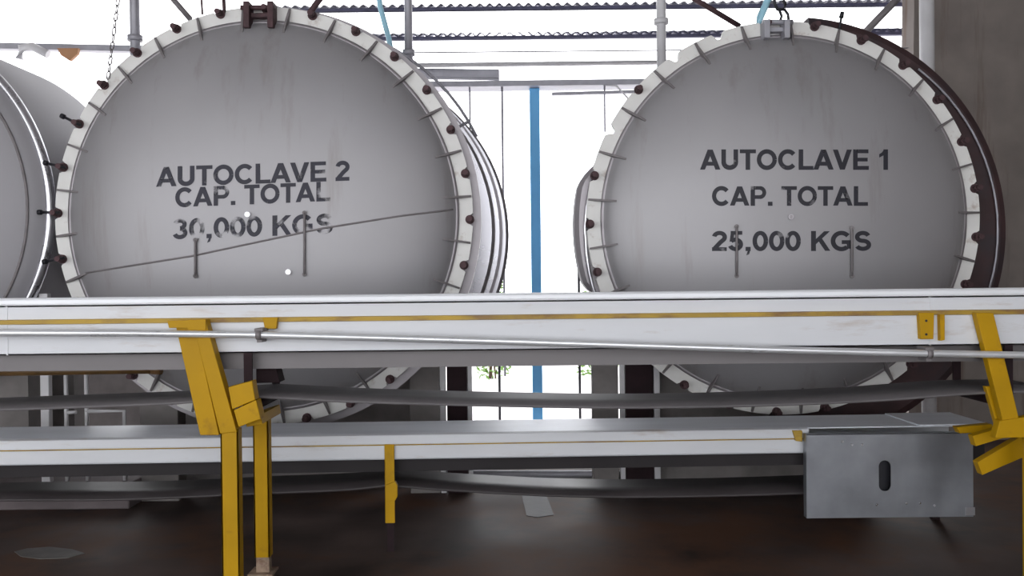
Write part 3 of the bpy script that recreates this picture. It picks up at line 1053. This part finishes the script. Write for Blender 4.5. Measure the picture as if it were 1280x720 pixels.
# ------------------------------------------------------------------ upright vent pipes above the vessels
def vent(label, px, y, r, z0, material, py=30, flange_py=None):
    x = xat(px, y, py)
    t = thing('vent_pipe', label, 'pipe', (x, y, z0), 'vent pipes rising to the roof')
    MB().tube([(x, y, z0), (x, y, 5.0)], r, 14).build('tube', material, t)
    if flange_py is not None:
        z = at(px, flange_py, y).z
        MB().tube([(x, y, z - 0.02), (x, y, z + 0.02)], r * 1.5, 14).build('pipe_flange', material, t)
    return t


def body_top(c, rb, x):
    return c.z + math.sqrt(max(0.0, rb * rb - (x - c.x) ** 2)) - 0.02


vent('grey upright pipe rising from the left shoulder of autoclave 2', 168.5, 6.5, 0.036, body_top(c2, Rb2, xat(168.5, 6.5, 30)), m_gpipe, flange_py=48)
vent('slim grey upright pipe rising from the right shoulder of autoclave 2', 510.5, 6.9, 0.032, body_top(c2, Rb2, xat(510.5, 6.9, 30)), m_gpipe, flange_py=66)
vent('whitish upright pipe rising from the left shoulder of autoclave 1', 826.5, 6.7, 0.036, body_top(c1, Rb1, xat(826.5, 6.7, 40)), m_wpipe, flange_py=27)
vent('wide pale upright pipe in front of the stained wall', 1158.5, 7.2, 0.058, 0.0, m_wpipe)

# ------------------------------------------------------------------ open back of the hall: column, rails, louvres
YB = 8.74
colx0, colx1 = xat(664, YB, 320), xat(676.5, YB, 320)
zc = at(668, 110, YB).z
cm = MB()
cm.box((colx0, YB, -0.02), (colx1, YB + 0.10, zc), 0.006)
cl = cm.build('column', m_blue, None, ((colx0 + colx1) / 2, YB + 0.05, -0.02))
tag(cl, 'bright blue steel column standing in the gap between the two autoclaves', 'column')


def rail(name, label, pts, r, material, cat='rail', group=None, extra=None):
    c = sum(pts, Vector()) / len(pts)
    o = MB().tube(pts, r, 10).build(name, material, None, c)
    return tag(o, label, cat, group)


def bar(name, label, a, b, h, d, material, cat='beam'):
    """square bar between two points"""
    mb = MB()
    mb.prism([a + Vector((0, 0, h / 2)), b + Vector((0, 0, h / 2)), b - Vector((0, 0, h / 2)), a - Vector((0, 0, h / 2))], d, 0.004)
    o = mb.build(name, material, None, (a + b) / 2)
    return tag(o, label, cat)


YR = 8.64
bar('lintel_beam', 'long grey beam across the bright opening, resting on the blue column', at(470, 106, YR), at(860, 101, YR), 0.055, 0.25, m_gpipe)
bar('cover_strip', 'short thick grey cover strip above the beam, beside autoclave 2', at(520, 90.5, YR), at(624, 92, YR), 0.085, 0.12, m_gpipe, 'strip')
rail('tie_pipe', 'pale thin pipe high across the bright opening', [at(500, 82, 8.5), at(830, 78, 8.5)], 0.022, m_wpipe, 'pipe')
rail('tie_wire', 'thin wire stretched above the pale pipe', [at(500, 66, 8.1), at(1135, 60, 8.1)], 0.006, m_gpipe, 'wire')
bar('hanging_rail', 'short grey rail below the beam beside autoclave 1', at(690, 117, 8.66), at(800, 114, 8.66), 0.03, 0.05, m_gpipe, 'rail')
for px, lab in ((588, 'thin hanging rod close to autoclave 2'), (628.5, 'thin hanging rod midway between autoclave 2 and the blue column'), (756.5, 'thin hanging rod close to autoclave 1')):
    zt_ = at(px, 104, YR + 0.05).z
    x = xat(px, YR + 0.05, 200)
    zlow = at(px, 470, YR + 0.05).z if px == 628.5 else at(px, 300 if px < 600 else 165, YR + 0.05).z
    tag(MB().tube([(x, YR + 0.05, zlow), (x, YR + 0.05, zt_)], 0.009 if px != 628.5 else 0.011, 8).build('hanging_rod', m_gpipe, None, (x, YR + 0.05, zlow)), lab, 'rod', 'rods hanging from the beam')
for px, top, lab in ((623, 305, 'short dark stake beside the rings of autoclave 2'), (723.5, 325, 'short dark stake beside the body of autoclave 1')):
    x = xat(px, 8.8, 350)
    tag(MB().tube([(x, 8.8, -0.02), (x, 8.8, at(px, top, 8.8).z)], 0.013, 8).build('stake', m_black, None, (x, 8.8, -0.02)), lab, 'stake')
# hanging brace from the beam to the rail
rail('rail_hanger', 'thin bent hanger between the grey beam and the short rail', [at(757, 106, 8.66), at(770, 107, 8.66), at(786, 124, 8.66)], 0.010, m_wpipe, 'hanger')

# corrugated louvre sheets in the high opening
for py, sy, lab in ((9.0, -9, 'upper corrugated sheet edge at the very top of the opening'), (45.5, 41.5, 'lower corrugated sheet edge across the bright opening')):
    yv = 8.45
    a, b = at(322, py, yv), at(1140, py, yv)
    t = thing('roof_louvre', lab, 'roof sheet', ((a.x + b.x) / 2, yv, min(a.z, b.z)), 'corrugated roof louvres')
    z = zat(py, yv, 700)
    MB().box((a.x, yv, z - 0.018), (b.x, yv + 0.05, z + 0.014), 0.004).build('purlin', m_bluegrey, t)
    mb = MB()
    n = int((b.x - a.x) / 0.0155)
    rows = []
    rise = 0.5 * (z - CAM_Z) / yv + (0.0 if sy > 0 else -0.04)
    for k in range(n + 1):
        x = a.x + (b.x - a.x) * k / n
        w_ = 0.016 * math.cos(2 * math.pi * x / 0.093)
        rows.append([mb.bm.verts.new((x, yv + dy, z + 0.02 + w_ + dz)) for dy, dz in ((-0.02, 0), (-0.02, 0.006), (0.5, 0.006 + rise), (0.5, rise))])
    for p, q in zip(rows, rows[1:]):
        for k in range(4):
            f = mb.face((p[k], q[k], q[(k + 1) % 4], p[(k + 1) % 4]))
            if f:
                f.smooth = True
    mb.face(rows[0])
    mb.face(rows[-1][::-1])
    mb.build('corrugated_sheet', m_bluegrey if sy > 0 else m_sheet, t)

# roof braces, chains, hoses
rail('roof_brace', 'dark brown diagonal brace meeting the top left of autoclave 1', [at(850, -12, 7.2), at(925, 33, 7.2)], 0.022, m_bolt, 'brace')
rail('roof_brace', 'grey brown diagonal brace leaning over the top right of autoclave 1', [at(1128, -8, 7.4), at(1078, 44, 7.4)], 0.03, m_gusset, 'brace')
rail('roof_brace', 'purple grey diagonal brace at the top left of autoclave 2', [at(205, -14, 7.0), at(238, 24, 7.0)], 0.022, m_gusset, 'brace')
rail('pale_hose', 'pale blue hose hanging beside the right shoulder of autoclave 2', [at(473, -14, 6.9), at(475, 8, 6.9), at(480, 26, 6.9), at(486, 48, 6.9), at(490, 70, 6.9)], 0.022, m_hose, 'hose')
rail('pale_hose', 'pale blue hose hanging at the top of autoclave 1', [at(966, -14, 6.3), at(958, 4, 6.3), at(950, 22, 6.3), at(946, 40, 6.3)], 0.026, m_hose, 'hose')
# chain of links at the upper left
ch = thing('lifting_chain', 'thin dark chain hanging down to the upper left bolts of autoclave 2', 'chain', at(135, 98, 5.72))
k = 0
P0, P1 = at(149, -12, 5.72), at(135, 98, 5.72)
nl = 12
for i in range(nl):
    a, b = P0.lerp(P1, i / nl), P0.lerp(P1, (i + 1.15) / nl)
    mb = MB()
    d = (b - a)
    e = Vector((0.010, 0, 0)) if i % 2 else Vector((0, 0.010, 0))
    mb.tube([a, a + d * 0.15 + e, a + d * 0.85 + e, b, a + d * 0.85 - e, a + d * 0.15 - e, a], 0.0042, 6)
    mb.build('link', m_gusset, ch)
# hook hanging over the top of the right door
hk = thing('lifting_hook', 'black hook and clevis hanging over the top of autoclave 1', 'hook', at(976, 26, 5.8))
MB().tube([at(969, -14, 5.8), at(968, 4, 5.8), at(972, 12, 5.8), at(979, 12, 5.8), at(982, 6, 5.8), at(979, 0, 5.8)], 0.011, 8).build('hook', m_black, hk)
MB().tube([at(974, 12, 5.8), at(977, 20, 5.8), at(975, 27, 5.8)], 0.009, 8).tube([at(980, 11, 5.8), at(985, 18, 5.8), at(986, 27, 5.8)], 0.009, 8).build('clevis', m_black, hk)
# rusty bar reaching up from the top of the left door
rail('door_stay', 'rusty stay bar reaching up and right from the top of autoclave 2', [at(385, 20, 5.83), at(393, 8, 5.83), at(408, -12, 5.83)], 0.02, m_bolt, 'bar')
rail('door_stay', 'dark stay bar reaching up from the top left bolts of autoclave 2', [at(281, 24, 5.83), at(279, -12, 5.83)], 0.012, m_bolt, 'bar')
rail('roof_wire', 'thin dark wire rising from the left rim bolts of autoclave 2', [at(253, 18, 5.84), at(251, -14, 5.84)], 0.007, m_bolt, 'wire')

# left background
bar('background_beam', 'grey beam across the bright opening above the left tank', at(-40, 56, 8.6), at(200, 61, 8.6), 0.06, 0.1, m_gpipe)
bd = MB().prism([at(71, 60, 8.55), at(98, 60, 8.55), at(97, 67, 8.55), at(87, 76, 8.55), at(76, 69, 8.55)], 0.04, 0.003).build('hanging_board', m_brown, None, at(85, 60, 8.55))
tag(bd, 'small brown pointed board hanging from the grey beam', 'board')
rail('curved_duct', 'white curved pipe end seen above the left tank', [at(24, 74, 8.55), at(27, 60, 8.55), at(40, 58, 8.55), at(60, 68, 8.55)], 0.04, m_wpipe, 'pipe')

# ------------------------------------------------------------------ shrubs in the yard
def shrub(label, px0, px1, h, y, n):
    x0, x1 = xat(px0, y), xat(px1, y)
    cx, rx = (x0 + x1) / 2, (x1 - x0) / 2
    t = thing('shrub', label, 'shrub', (cx, y, -0.02), 'shrubs in the bright yard')
    mb = MB()
    for k in range(n):
        u, v = random.uniform(-1, 1), random.uniform(0.04, 1)
        x = cx + u * rx * (1 - 0.5 * v * v)
        z = -0.02 + v * h
        yy = y + random.uniform(-0.3, 0.3)
        s = random.uniform(0.03, 0.07)
        d = Vector((random.uniform(-1, 1), random.uniform(-1, 1), random.uniform(-0.6, 1))).normalized()
        e = d.cross(Vector((random.uniform(-1, 1), random.uniform(-1, 1), random.uniform(-1, 1)))).normalized()
        p = Vector((x, yy, z))
        vs = [mb.bm.verts.new(q) for q in (p, p + d * s + e * s * 0.4, p + d * s * 2, p + d * s - e * s * 0.4)]
        mb.face(vs)
    mb.build('foliage', m_leaf, t)
    tw = MB()
    for k in range(6):
        tw.tube([(cx + random.uniform(-0.06, 0.06), y, -0.02), (cx + random.uniform(-1, 1) * rx * 0.6, y + random.uniform(-0.2, 0.2), h * 0.75)], [0.014, 0.006], 6)
    tw.build('stem', m_twig, t)


shrub('low green shrub in the yard right of autoclave 2 rings', 596, 634, 1.50, 13.6, 700)
shrub('green shrub in the yard beside the body of autoclave 1', 724, 768, 1.44, 13.6, 700)
